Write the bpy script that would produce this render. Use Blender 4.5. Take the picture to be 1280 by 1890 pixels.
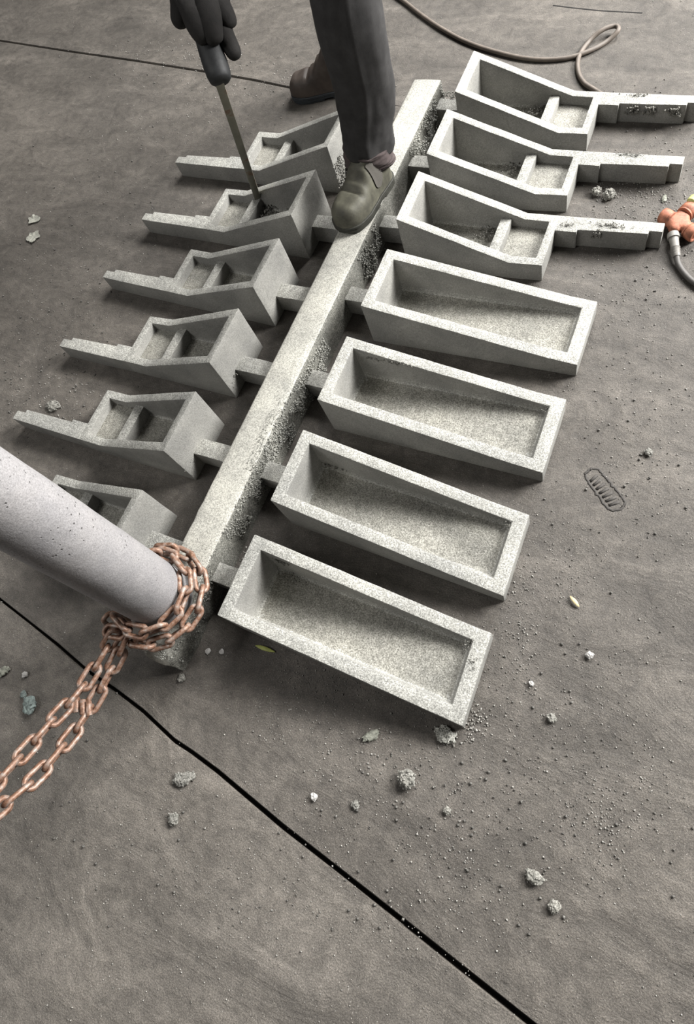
import bpy, bmesh, math, random
from mathutils import Vector, Matrix, noise
random.seed(7)
for o in list(bpy.data.objects): bpy.data.objects.remove(o, do_unlink=True)
SC = bpy.context.scene; COL = SC.collection

# ---------------------------------------------------------------- camera
# x = across the casting, y = along its runner (away), z = up, metres
RIGHT = Vector((0.89099411, 0.37481293, -0.25621235))
DOWN = Vector((0.24282192, -0.87023425, -0.42863722))
FWD = Vector((-0.38362354, 0.31969926, -0.86638638))
CAM = Vector((1.01136807, -0.17517124, 1.70)); FPX = 1202.35
cd = bpy.data.cameras.new('camera'); co = bpy.data.objects.new('camera', cd); COL.objects.link(co)
m = Matrix((RIGHT, -DOWN, -FWD)).transposed().to_4x4(); m.translation = CAM
co.matrix_world = m
cd.sensor_fit = 'HORIZONTAL'; cd.sensor_width = 36.0; cd.lens = FPX/1280*36.0
cd.shift_y = -91.5/1280; cd.clip_start = 0.05; cd.clip_end = 100
SC.camera = co
# ---------------------------------------------------------------- light
w = bpy.data.worlds.new('hall'); SC.world = w; w.use_nodes = True
bg = w.node_tree.nodes['Background']; bg.inputs[0].default_value = (1.0, 0.985, 0.96, 1); bg.inputs[1].default_value = 0.045
def area(name, loc, target, sx, sy, energy, col):
    l = bpy.data.lights.new(name, 'AREA'); l.shape = 'RECTANGLE'; l.size = sx; l.size_y = sy
    l.energy = energy; l.color = col
    o = bpy.data.objects.new(name, l); COL.objects.link(o); o.location = loc
    o.rotation_euler = (Vector(target)-Vector(loc)).to_track_quat('-Z', 'Y').to_euler()
    return o
area('hall_doorway_light', (4.5, 4.0, 3.3), (0.1, 0.4, 0.0), 2.3, 2.3, 1080, (1.0, 0.985, 0.96))
area('roof_light', (1.0, 6.2, 4.9), (0.4, 0.5, 0.0), 3.2, 2.4, 820, (1.0, 0.985, 0.96))
area('left_fill_light', (-2.6, -1.8, 4.2), (-0.2, -0.4, 0.0), 2.0, 2.0, 95, (1.0, 0.985, 0.96))  # unseen fill lamp, added to lift the lower-left floor and sprue
SC.view_settings.view_transform = 'Standard'; SC.view_settings.look = 'None'
SC.view_settings.gamma = 1.0; SC.view_settings.use_curve_mapping = False
SC.view_settings.exposure = 0.12

# ---------------------------------------------------------------- helpers
def at(px, py, z=0.0):
    """the spot at height z that the photograph shows at pixel px, py"""
    d = RIGHT*((px-640)/FPX)+DOWN*((py-853.5)/FPX)+FWD
    return CAM+d*((z-CAM.z)/d.z)
def atd(px, py, depth):
    return CAM+(RIGHT*((px-640)/FPX)+DOWN*((py-853.5)/FPX)+FWD)*depth
def tag(o, label=None, cat=None, group=None, kind=None):
    if label: o['label'] = label
    if cat: o['category'] = cat
    if group: o['group'] = group
    if kind: o['kind'] = kind
    return o
def empty(name, loc):
    o = bpy.data.objects.new(name, None); o.empty_display_size = 0.05
    COL.objects.link(o); o.location = loc; return o
def link(name, me, mats, parent=None, loc=None):
    """mesh in world coordinates; parent's location is taken off"""
    for mt in (mats if isinstance(mats, (list, tuple)) else [mats]): me.materials.append(mt)
    o = bpy.data.objects.new(name, me); COL.objects.link(o)
    if parent is not None:
        o.parent = parent
        off = Vector(parent['_w']) if '_w' in parent else Vector(parent.location)
        if loc is not None: o.location = Vector(loc)-off; o['_w'] = list(loc)
        else:
            me.transform(Matrix.Translation(-off)); o['_w'] = list(off)
    elif loc is not None: o.location = loc; o['_w'] = list(loc)
    else:
        vs = [v.co for v in me.vertices]
        c = Vector((sum(v.x for v in vs)/len(vs), sum(v.y for v in vs)/len(vs), min(v.z for v in vs)))
        me.transform(Matrix.Translation(-c)); o.location = c; o['_w'] = list(c)
    return o
def pyd(verts, faces, smooth=False, mi=None):
    me = bpy.data.meshes.new('m'); me.from_pydata([tuple(v) for v in verts], [], faces); me.update()
    if smooth: me.polygons.foreach_set('use_smooth', [True]*len(me.polygons))
    if mi: me.polygons.foreach_set('material_index', mi)
    return me
def finish(bm, bevel=0.0, seg=2, smooth=True, angle=0.6, jitter=0.0, cuts=0):
    bmesh.ops.remove_doubles(bm, verts=bm.verts, dist=1e-5)
    bmesh.ops.recalc_face_normals(bm, faces=bm.faces)
    if bevel:
        es = [e for e in bm.edges if len(e.link_faces) == 2 and e.calc_face_angle(0) > angle]
        bmesh.ops.bevel(bm, geom=es, offset=bevel, segments=seg, affect='EDGES', profile=0.6, clamp_overlap=True)
    if cuts:
        for _ in range(cuts):
            long = [e for e in bm.edges if e.calc_length() > 0.05]
            if not long: break
            bmesh.ops.subdivide_edges(bm, edges=long, cuts=1, use_grid_fill=True)
    if jitter:
        for v in bm.verts:
            p = v.co
            v.co = p+jitter*Vector(noise.noise_vector(p*22))+0.5*jitter*Vector(noise.noise_vector(p*70))
    me = bpy.data.meshes.new('m'); bm.to_mesh(me); bm.free()
    if smooth:
        me.polygons.foreach_set('use_smooth', [True]*len(me.polygons))
        me.set_sharp_from_angle(angle=0.7)
    return me
def prism(bm, plan, z0, z1):
    """plan: list of (x, y); z1 a number or a list, one per corner"""
    n = len(plan); zt = z1 if isinstance(z1, (list, tuple)) else [z1]*n
    a = [bm.verts.new((x, y, z0)) for x, y in plan]; b = [bm.verts.new((x, y, z)) for (x, y), z in zip(plan, zt)]
    bm.faces.new(a[::-1]); bm.faces.new(b)
    for i in range(n):
        j = (i+1) % n; bm.faces.new((a[i], a[j], b[j], b[i]))
def tube_mesh(path, r, n=10, cap=True):
    P = [Vector(p) for p in path]; V = []; F = []; up = Vector((0, 0, 1))
    R = r if isinstance(r, (list, tuple)) else [r]*len(P)
    for i, p in enumerate(P):
        t = (P[min(i+1, len(P)-1)]-P[max(i-1, 0)]).normalized()
        s = t.cross(up)
        if s.length < 1e-3: s = t.cross(Vector((0, 1, 0)))
        s.normalize(); b = s.cross(t)
        for k in range(n):
            a = 2*math.pi*k/n; V.append(p+R[i]*(math.cos(a)*s+math.sin(a)*b))
    for i in range(len(P)-1):
        for k in range(n): F.append((i*n+k, i*n+(k+1) % n, (i+1)*n+(k+1) % n, (i+1)*n+k))
    if cap: F.append(tuple(range(n))[::-1]); F.append(tuple(range((len(P)-1)*n, len(P)*n)))
    return V, F
def spline(pts, k=8):
    P = [Vector(p) for p in pts]; out = []
    for i in range(len(P)-1):
        p0, p1, p2, p3 = P[max(i-1, 0)], P[i], P[i+1], P[min(i+2, len(P)-1)]
        for j in range(k):
            t = j/k
            out.append(0.5*((2*p1)+(p2-p0)*t+(2*p0-5*p1+4*p2-p3)*t*t+(3*p1-p0-3*p2+p3)*t**3))
    out.append(P[-1]); return out
def skin_mesh(verts, edges, radii, root=0, sub=2):
    me = bpy.data.meshes.new('sk'); me.from_pydata([tuple(v) for v in verts], edges, [])
    o = bpy.data.objects.new('sk', me); COL.objects.link(o)
    md = o.modifiers.new('s', 'SKIN'); md.use_smooth_shade = True
    sv = me.skin_vertices[0].data
    for i, r in enumerate(radii): sv[i].radius = (r, r) if not isinstance(r, tuple) else r
    for i in range(len(verts)): sv[i].use_root = (i == root)
    sb = o.modifiers.new('u', 'SUBSURF'); sb.levels = sub; sb.render_levels = sub
    dg = bpy.context.evaluated_depsgraph_get(); dg.update()
    out = bpy.data.meshes.new_from_object(o.evaluated_get(dg))
    bpy.data.objects.remove(o, do_unlink=True)
    out.polygons.foreach_set('use_smooth', [True]*len(out.polygons))
    return out

# ---------------------------------------------------------------- materials
class NT:
    def __init__(s, name):
        s.m = bpy.data.materials.new(name); s.m.use_nodes = True; s.t = s.m.node_tree
        s.b = s.t.nodes['Principled BSDF']; s.c = s.t.nodes.new('ShaderNodeNewGeometry')
        s.pos = s.c.outputs['Position']
    def n(s, typ, **kw):
        x = s.t.nodes.new(typ)
        for k, v in kw.items(): setattr(x, k, v)
        return x
    def l(s, a, b): s.t.links.new(a, b)
    def noise(s, scale, detail=4, rough=0.6, vec=None, dist=0.0):
        x = s.n('ShaderNodeTexNoise'); x.inputs['Scale'].default_value = scale; x.inputs['Detail'].default_value = detail
        x.inputs['Roughness'].default_value = rough; x.inputs['Distortion'].default_value = dist
        s.l(vec or s.pos, x.inputs['Vector']); return x.outputs['Fac']
    def ramp(s, fac, stops):
        x = s.n('ShaderNodeValToRGB'); e = x.color_ramp.elements
        while len(e) < len(stops): e.new(0.5)
        for el, (p, c) in zip(e, stops): el.position = p; el.color = (*c, 1) if len(c) == 3 else c
        s.l(fac, x.inputs[0]); return x.outputs[0]
    def mix(s, fac, a, b, mode='MIX'):
        x = s.n('ShaderNodeMix', data_type='RGBA', blend_type=mode)
        for v, i in ((fac, 0), (a, 6), (b, 7)):
            if isinstance(v, (int, float)): x.inputs[i].default_value = v
            elif isinstance(v, tuple): x.inputs[i].default_value = (*v, 1)
            else: s.l(v, x.inputs[i])
        return x.outputs[2]
    def bump(s, hs):
        prev = None
        for h, st, di in hs:
            x = s.n('ShaderNodeBump'); x.inputs['Strength'].default_value = st; x.inputs['Distance'].default_value = di
            s.l(h, x.inputs['Height'])
            if prev: s.l(prev, x.inputs['Normal'])
            prev = x.outputs[0]
        s.l(prev, s.b.inputs['Normal'])
    def done(s, col, rough=0.7, metal=0.0, spec=0.5):
        if isinstance(col, tuple): s.b.inputs['Base Color'].default_value = (*col, 1)
        else: s.l(col, s.b.inputs['Base Color'])
        if isinstance(rough, (int, float)): s.b.inputs['Roughness'].default_value = rough
        else: s.l(rough, s.b.inputs['Roughness'])
        s.b.inputs['Metallic'].default_value = metal; s.b.inputs['Specular IOR Level'].default_value = spec
        return s.m
def g(v, r=0.0, b=0.0): return (v*(1+r), v, v*(1+b))
def cast_mat(name, lo, mid, hi, tint=(1, 1, 1), grit=1.0, side_col=None):
    """grainy sand-cast iron; bare: darker colour for upright faces, blended in by surface normal"""
    t = NT(name)
    fine = t.noise(270, 2, 0.8); med = t.noise(60, 4, 0.6); big = t.noise(7, 4, 0.6)
    c = t.ramp(fine, [(0.34, lo), (0.50, mid), (0.66, hi)])
    c = t.mix(t.ramp(med, [(0.4, (0, 0, 0)), (0.72, (0.42*grit,)*3)]), c, lo)
    if side_col:
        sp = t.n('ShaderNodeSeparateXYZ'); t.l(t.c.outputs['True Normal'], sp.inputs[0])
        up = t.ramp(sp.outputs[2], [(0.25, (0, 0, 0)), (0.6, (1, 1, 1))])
        cb = t.ramp(fine, [(0.30, tuple(x*0.72 for x in side_col)), (0.70, tuple(x*1.3 for x in side_col))])  # upright faces get a darker tone than upward ones
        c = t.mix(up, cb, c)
    c = t.mix(1.0, c, t.ramp(big, [(0.3, (0.74, 0.74, 0.73)), (0.7, (1.14, 1.13, 1.09))]), 'MULTIPLY')
    c = t.mix(1.0, c, tint, 'MULTIPLY')
    t.bump([(big, 0.25, 0.004), (med, 0.35*grit, 0.004), (fine, 0.55*grit, 0.0016)])
    return t.done(c, 0.72, 0.0, 0.35)
M = {}
M['cast'] = cast_mat('sand_cast_iron', (0.15, 0.149, 0.140), (0.315, 0.314, 0.297), (0.54, 0.538, 0.512), side_col=(0.235, 0.233, 0.223))
M['runner'] = cast_mat('runner_iron', (0.20, 0.20, 0.185), (0.38, 0.375, 0.345), (0.54, 0.53, 0.49), grit=0.45)
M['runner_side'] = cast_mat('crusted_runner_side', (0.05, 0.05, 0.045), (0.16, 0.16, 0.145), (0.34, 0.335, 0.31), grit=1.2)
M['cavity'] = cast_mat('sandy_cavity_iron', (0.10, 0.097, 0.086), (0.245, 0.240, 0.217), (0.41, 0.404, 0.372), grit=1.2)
M['slag'] = cast_mat('rough_sand_crust', (0.12, 0.12, 0.11), (0.30, 0.30, 0.28), (0.55, 0.55, 0.52), grit=0.8)
M['crumb'] = cast_mat('damp_sand_crumb', (0.05, 0.048, 0.044), (0.11, 0.105, 0.098), (0.20, 0.195, 0.185), grit=0.6)
M['clod'] = cast_mat('sand_clod', (0.08, 0.08, 0.07), (0.20, 0.195, 0.18), (0.36, 0.35, 0.33), grit=1.0)
M['grit'] = cast_mat('loose_sand_grit', (0.12, 0.116, 0.105), (0.27, 0.262, 0.247), (0.46, 0.45, 0.43), grit=0.4)
def sprue_mat():
    t = NT('sprue_iron')
    fine = t.noise(300, 3, 0.75); med = t.noise(26, 5, 0.65); big = t.noise(6, 3)
    vo = t.n('ShaderNodeTexVoronoi'); vo.inputs['Scale'].default_value = 75; t.l(t.pos, vo.inputs['Vector'])
    pits = t.ramp(vo.outputs['Distance'], [(0.10, (1, 1, 1)), (0.2, (0, 0, 0))])
    where = t.ramp(t.noise(5.5, 2), [(0.50, (0, 0, 0)), (0.58, (1, 1, 1))])
    pm = t.mix(1.0, pits, where, 'MULTIPLY')
    c = t.ramp(fine, [(0.3, (0.165, 0.162, 0.165)), (0.7, (0.32, 0.314, 0.319))])
    c = t.mix(1.0, c, t.ramp(big, [(0.3, (0.85, 0.85, 0.86)), (0.7, (1.1, 1.08, 1.06))]), 'MULTIPLY')
    c = t.mix(pm, c, (0.09, 0.085, 0.085))
    inv = t.n('ShaderNodeInvert'); t.l(pm, inv.inputs[1])
    t.bump([(med, 0.35, 0.006), (fine, 0.35, 0.0015), (inv.outputs[0], 0.8, 0.004)])
    return t.done(c, 0.68, 0.0, 0.4)
M['sprue'] = sprue_mat()
def floor_mat(name='foundry_floor_plate', tint=(0.67, 0.645, 0.615)):
    t = NT(name)
    mp = t.n('ShaderNodeMapping'); mp.inputs['Scale'].default_value = (1.0, 2.4, 1.0); mp.inputs['Rotation'].default_value = (0, 0, 0.5)
    t.l(t.pos, mp.inputs[0])
    smear = t.noise(3.0, 7, 0.66, mp.outputs[0], 0.8); big = t.noise(1.1, 4, 0.6); med = t.noise(26, 7, 0.72, None, 0.4)
    fine = t.noise(300, 3, 0.75); rip = t.noise(13, 8, 0.74, None, 1.0)
    c = t.ramp(smear, [(0.30, (0.088, 0.083, 0.078)), (0.52, (0.128, 0.121, 0.114)), (0.70, (0.182, 0.172, 0.162))])
    c = t.mix(1.0, c, t.ramp(big, [(0.3, (0.80, 0.80, 0.80)), (0.7, (1.16, 1.15, 1.13))]), 'MULTIPLY')
    c = t.mix(0.75, c, t.ramp(med, [(0.3, (0.55, 0.55, 0.55)), (0.7, (1.35, 1.34, 1.32))]), 'MULTIPLY')
    c = t.mix(0.9, c, t.ramp(fine, [(0.32, (0.55, 0.55, 0.55)), (0.5, (1, 1, 1)), (0.70, (1.8, 1.79, 1.77))]), 'MULTIPLY')
    # pale sand dust, thick in some places and absent in others
    vo = t.n('ShaderNodeTexVoronoi'); vo.inputs['Scale'].default_value = 170; t.l(t.pos, vo.inputs['Vector'])
    dots = t.ramp(vo.outputs['Distance'], [(0.16, (1, 1, 1)), (0.26, (0, 0, 0))])
    sep = t.n('ShaderNodeSeparateColor'); t.l(vo.outputs['Color'], sep.inputs[0])
    some = t.ramp(sep.outputs[0], [(0.80, (0, 0, 0)), (0.84, (1, 1, 1))])
    where = t.ramp(t.noise(4.5, 5, 0.65), [(0.46, (0, 0, 0)), (0.62, (0.9, 0.9, 0.9))])
    f = t.mix(1.0, t.mix(1.0, dots, some, 'MULTIPLY'), where, 'MULTIPLY')
    c = t.mix(1.0, t.mix(f, c, (0.36, 0.35, 0.33)), tint, 'MULTIPLY')
    t.bump([(smear, 0.35, 0.02), (rip, 0.20, 0.010), (med, 0.55, 0.006), (fine, 0.6, 0.0018), (f, 0.5, 0.002)])
    return t.done(c, 0.66, 0.0, 0.35)
M['floor'] = floor_mat()
M['floor_pale'] = floor_mat('paler_floor_plate', (0.90, 0.87, 0.83))
def plain(name, col, rough=0.7, var=0.25, scale=40, bump=0.3, bd=0.002, metal=0.0, spec=0.4, fine=None):
    t = NT(name); f = t.noise(scale, 5, 0.65)
    c = t.ramp(f, [(0.3, tuple(x*(1-var) for x in col)), (0.7, tuple(x*(1+var) for x in col))])
    hs = [(f, bump, bd)]
    if fine: hs.append((t.noise(fine, 2, 0.6), 0.4, 0.0008))
    t.bump(hs)
    return t.done(c, rough, metal, spec)
M['gap'] = plain('dark_joint', (0.012, 0.011, 0.010), 0.9)
M['footprint'] = plain('dark_print_sand', (0.052, 0.048, 0.044), 0.85, 0.4, 200)
def rust_mat():
    t = NT('rusted_chain_steel'); a = t.noise(70, 4, 0.6); b = t.noise(240, 3, 0.6)
    c = t.ramp(a, [(0.32, (0.11, 0.055, 0.034)), (0.45, (0.235, 0.130, 0.085)), (0.56, (0.28, 0.195, 0.155)), (0.68, (0.33, 0.29, 0.26))])
    c = t.mix(0.5, c, t.ramp(b, [(0.3, (0.6, 0.6, 0.6)), (0.7, (1.25, 1.25, 1.25))]), 'MULTIPLY')
    t.bump([(b, 0.4, 0.001)])
    return t.done(c, 0.5, 0.25, 0.5)
M['rust'] = rust_mat()
M['bar'] = None
def bar_mat():
    t = NT('worn_bar_steel'); a = t.noise(16, 4, 0.6); b = t.noise(120, 3)
    c = t.ramp(a, [(0.40, (0.23, 0.225, 0.18)), (0.56, (0.28, 0.27, 0.22)), (0.64, (0.22, 0.135, 0.095)), (0.72, (0.30, 0.28, 0.24))])
    t.bump([(b, 0.3, 0.001)]); return t.done(c, 0.5, 0.3)
M['bar'] = bar_mat()
M['grip'] = plain('black_rubber_grip', (0.018, 0.019, 0.020), 0.6, 0.4, 60)
M['glove'] = plain('black_work_glove', (0.012, 0.0108, 0.010), 0.85, 0.35, 50, 0.5, 0.003, fine=600)
M['trouser'] = plain('charcoal_work_cloth', (0.027, 0.026, 0.026), 0.9, 0.35, 22, 0.25, 0.004, fine=900)
M['cuff'] = plain('brown_cuff_cloth', (0.062, 0.048, 0.047), 0.9, 0.3, 60, 0.3, 0.002, fine=900)
M['jacket'] = plain('dark_jacket_cloth', (0.03, 0.032, 0.036), 0.9, 0.3, 20, 0.3, 0.004)
M['skin'] = plain('skin', (0.42, 0.25, 0.17), 0.55, 0.08, 30, 0.1)
M['hair'] = plain('black_hair', (0.012, 0.011, 0.010), 0.6, 0.3, 150, 0.5)
def boot_mat(name, base, dust, amt):
    t = NT(name); a = t.noise(14, 5, 0.65); f = t.noise(160, 3, 0.6)
    c = t.mix(t.ramp(a, [(0.38, (0, 0, 0)), (0.62, (amt,)*3)]), base, dust)
    t.bump([(a, 0.25, 0.006), (f, 0.3, 0.001)]); return t.done(c, 0.62, 0.0, 0.4)
M['boot'] = boot_mat('dusty_olive_leather', (0.055, 0.053, 0.041), (0.125, 0.121, 0.090), 0.85)
M['boot_dark'] = boot_mat('dark_brown_leather', (0.035, 0.026, 0.021), (0.07, 0.055, 0.045), 0.7)
M['sole'] = plain('black_boot_sole', (0.03, 0.03, 0.024), 0.7, 0.4, 80)
M['sole_blue'] = plain('blue_black_sole', (0.020, 0.024, 0.028), 0.55, 0.3, 80)
M['elastic'] = plain('grey_elastic_gusset', (0.085, 0.079, 0.070), 0.9, 0.15, 300, 0.5, 0.001)
M['cable'] = plain('brown_grey_rubber_cable', (0.125, 0.105, 0.088), 0.55, 0.25, 30)
M['cable_dark'] = plain('dark_grey_cable', (0.085, 0.08, 0.075), 0.55, 0.25, 30)
M['orange'] = plain('worn_orange_rubber', (0.30, 0.115, 0.068), 0.6, 0.55, 55, 0.4, 0.003)
M['yellow'] = plain('pale_yellow_green_plastic', (0.55, 0.60, 0.22), 0.6, 0.2, 40)
M['gland'] = plain('grey_gland_plastic', (0.21, 0.20, 0.185), 0.5, 0.2, 60)
M['white_chip'] = plain('pale_plaster_chip', (0.38, 0.37, 0.355), 0.8, 0.25, 90)
M['green_slag'] = plain('grey_green_slag', (0.165, 0.20, 0.19), 0.75, 0.55, 60, 0.6, 0.006)
M['leaf'] = plain('dry_yellow_leaf', (0.50, 0.42, 0.24), 0.6, 0.2, 80)
M['leaf_green'] = plain('yellow_green_leaf', (0.34, 0.37, 0.10), 0.6, 0.2, 80)
M['bark'] = plain('moss_grey_bark', (0.20, 0.205, 0.172), 0.85, 0.5, 90, 0.8, 0.004)
M['paper'] = plain('dirty_paper_scrap', (0.27, 0.27, 0.235), 0.85, 0.4, 50)

# ---------------------------------------------------------------- floor
J1 = [at(*p) for p in ((0, 1107), (55, 1150), (105, 1190), (160, 1238), (210, 1272), (262, 1312), (320, 1367), (352, 1388), (400, 1424), (460, 1475), (520, 1526), (620, 1604), (745, 1703))]
J1 = [(p.x, p.y) for p in J1]
d0 = (J1[0][0]-J1[3][0], J1[0][1]-J1[3][1]); k = 5.2/abs(d0[0])
J1 = [(J1[0][0]+d0[0]*k, J1[0][1]+d0[1]*k)]+J1+[(6.0, J1[-1][1]-(6.0-J1[-1][0])*0.165)]
J2 = [at(*p) for p in ((0, 75), (130, 95), (250, 112), (390, 134), (470, 148), (540, 163))]
J2 = [(p.x, p.y) for p in J2]
J2 = [(-6.0, J2[0][1]+0.156*(J2[0][0]+6.0))]+J2+[(-0.02, 1.957), (6.0, 1.02)]
def slab(lo, hi, glo, ghi):
    """lo / hi: joint polylines or a constant y; glo/ghi: half gap at each point"""
    def side(j, gap, s):
        if isinstance(j, (int, float)): return [(-6.0, j), (6.0, j)]
        return [(x, y+s*gap(x)) for x, y in j]
    return side(lo, glo, 1)+side(hi, ghi, -1)[::-1]
g1 = lambda x: 0.0042+0.0022*max(0, min(1, (x+0.6)/1.0))+0.0010*noise.noise((x*9, 3, 0))
g2 = lambda x: 0.0055+0.0012*noise.noise((x*6, 1, 0)) if x < -0.1 else 0.0
bm = bmesh.new(); prism(bm, [(-6, -5), (6, -5), (6, 9), (-6, 9)], -0.12, -0.028)
floor = link('floor', finish(bm, smooth=False), M['gap']); tag(floor, 'dark grey foundry floor of large sand-strewn plates', None, None, 'structure')
for lo, hi, a, b in ((-5.0, J1, None, g1), (J1, J2, g1, g2), (J2, 9.0, g2, None)):
    bm = bmesh.new(); prism(bm, slab(lo, hi, a, b), -0.03, 0.0)
    bmesh.ops.recalc_face_normals(bm, faces=bm.faces)
    es = [e for e in bm.edges if all(v.co.z > -0.001 for v in e.verts) and all(abs(v.co.x) < 5.9 for v in e.verts) and (e.verts[0].co.y+e.verts[1].co.y < 0.6 or max(v.co.x for v in e.verts) < -0.3)]
    bmesh.ops.bevel(bm, geom=es, offset=0.002, segments=2, affect='EDGES', clamp_overlap=True)
    link('floor_slab', finish(bm, 0, smooth=False), M['floor_pale'] if hi is J1 else M['floor'], floor)
# short joint at the far right of the floor
V, F = tube_mesh([at(1020, 10), at(1060, 15), at(1110, 20), at(1185, 24)], 0.004, 6)
link('joint_line', pyd([(v.x, v.y, v.z*0.3) for v in V], F), M['gap'], floor)

# ---------------------------------------------------------------- the casting
casting = empty('iron_casting_tree', (0, 0, 0))
tag(casting, 'grey iron casting with thirteen open troughs along a long runner bar', 'casting')
RH = 0.1306; RW = 0.0548
# runner bar, its near end rounded off and rough
NS = 150; V = []; F = []
prof_n = 0
for i in range(NS+1):
    y = -0.272+(1.955+0.272)*i/NS
    e = max(0.0, (0.05-(y+0.272))/0.05); e = 1-math.sqrt(max(0, 1-e*e)) if e > 0 else 0
    rough = max(0.25, min(1.0, (0.30-y)/0.25)); h = RH-0.055*e-0.016*max(0, min(1, (0.0-y)/0.2)); wd = RW*(1-0.10*e)
    b = 0.007; ring = [(-wd-0.004, 0), (-wd-0.002, h*0.5), (-wd, h-b), (-wd+b*0.35, h-b*0.3), (-wd+b, h)]
    ring += [(-wd*0.5, h+0.001), (0, h+0.0015), (wd*0.5, h+0.001)]
    ring += [(wd-b, h), (wd-b*0.35, h-b*0.3), (wd, h-b), (wd+0.001, h*0.7), (wd+0.003, h*0.35), (wd+0.005, 0)]
    prof_n = len(ring)
    for x, z in ring:
        p = Vector((x, y, z)); q = 0.0022*rough*(1.0+2.2*max(0.0, min(1.0, (0.02-y)/0.1)))
        dn = Vector(noise.noise_vector(p*30))*q+Vector(noise.noise_vector(p*90))*q*0.6
        if z <= 0: dn.z = 0
        V.append(p+dn)
for i in range(NS):
    for k in range(prof_n):
        a, b_ = i*prof_n+k, i*prof_n+(k+1) % prof_n
        F.append((a, b_, b_+prof_n, a+prof_n))
F.append(tuple(range(prof_n))); F.append(tuple(range(NS*prof_n, (NS+1)*prof_n))[::-1])
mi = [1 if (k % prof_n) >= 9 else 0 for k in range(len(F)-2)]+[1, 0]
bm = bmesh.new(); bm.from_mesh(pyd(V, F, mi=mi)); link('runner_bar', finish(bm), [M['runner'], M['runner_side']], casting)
# sprue
SB = Vector((-0.026, -0.118, 0.118)); ST = Vector((-0.055, -0.060, 1.32))
V = []; F = []; n = 56; ns = 60
for i in range(ns+1):
    t = i/ns; c = SB.lerp(ST, t); r = 0.0865-0.010*t
    if i == 0: r -= 0.004
    for k in range(n):
        a = 2*math.pi*k/n; p = Vector((math.cos(a), math.sin(a), 0))
        q = c+p*r; V.append(q+p*0.0016*noise.noise(q*14))
for i in range(ns):
    for k in range(n): F.append((i*n+k, i*n+(k+1) % n, (i+1)*n+(k+1) % n, (i+1)*n+k))
F.append(tuple(range(n))[::-1]); F.append(tuple(range(ns*n, (ns+1)*n)))
me = pyd(V, F, True); me.set_sharp_from_angle(angle=0.7)
tag(link('sprue', me, M['sprue'], casting), 'pale upright round sprue pitted on its upper left')

TH = 0.033
def cavity(outer_in, depths, bmx, base, floor_z, rimz):
    pass
def open_box(plan, zt, inner, izt, floor_z, slope_in=None, fil=0.012):
    """shell: outer plan/top heights, inner plan/top heights, cavity floor; returns mesh with slots 0 wall, 1 cavity floor"""
    bm = bmesh.new(); n = len(plan); ni = len(inner)
    ob = [bm.verts.new((x, y, 0)) for x, y in plan]; ot = [bm.verts.new((x, y, z)) for (x, y), z in zip(plan, zt)]
    it = [bm.verts.new((x, y, z)) for (x, y), z in zip(inner, izt)]
    cx = sum(x for x, _ in inner)/ni; cy = sum(y for _, y in inner)/ni
    def inset(d):
        out = []
        for x, y in inner: out.append((x+(d if x < cx else -d), y+(d if y < cy else -d)))
        return out
    l1 = [bm.verts.new((x, y, floor_z+fil)) for x, y in inset(0.003)]
    l2 = [bm.verts.new((x, y, floor_z+fil*0.3)) for x, y in inset(0.003+fil*0.3)]
    l3 = [bm.verts.new((x, y, floor_z)) for x, y in inset(0.003+fil)]
    bm.faces.new(ob[::-1])
    for i in range(n):
        j = (i+1) % n; bm.faces.new((ob[i], ob[j], ot[j], ot[i])); bm.faces.new((ot[i], ot[j], it[j], it[i]))
    for A, B in ((it, l1), (l1, l2), (l2, l3)):
        for i in range(ni):
            j = (i+1) % ni; f = bm.faces.new((A[i], A[j], B[j], B[i]))
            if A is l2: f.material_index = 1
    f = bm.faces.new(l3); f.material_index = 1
    return bm
def long_trough(ib, if_, ob, of):
    vi, vk, vo = 0.174, 0.735, 0.818; zi, zk, zo = 0.1815, 0.0695, 0.059
    L = lambda a, b, v: a+(b-a)*(v-vi)/(vo-vi)
    zr = lambda v: zi+(zk-zi)*(v-vi)/(vk-vi) if v < vk else zk+(zo-zk)*(v-vk)/(vo-vk)
    vs = [vi, vk, vo]; plan = [(v, L(ib, ob, v)) for v in vs]+[(v, L(if_, of, v)) for v in vs[::-1]]
    zt = [zr(x) for x, _ in plan]
    vj = [vi+TH, vk, vo-TH-0.003]; inner = [(v, L(ib, ob, v)-TH) for v in vj]+[(v, L(if_, of, v)+TH) for v in vj[::-1]]
    bm = open_box(plan, zt, inner, [zr(x) for x, _ in inner], 0.038, fil=0.018)
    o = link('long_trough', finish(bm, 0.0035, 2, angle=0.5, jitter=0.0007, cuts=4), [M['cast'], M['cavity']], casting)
    return o
for a in ((0.121, -0.107, 0.102, -0.1245), (0.447, 0.221, 0.4235, 0.198), (0.772, 0.547, 0.7800, 0.547), (1.112, 0.885, 1.122, 0.895)):
    tag(long_trough(*a), 'long open trough with a rim sloping down to its outer end')

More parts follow.
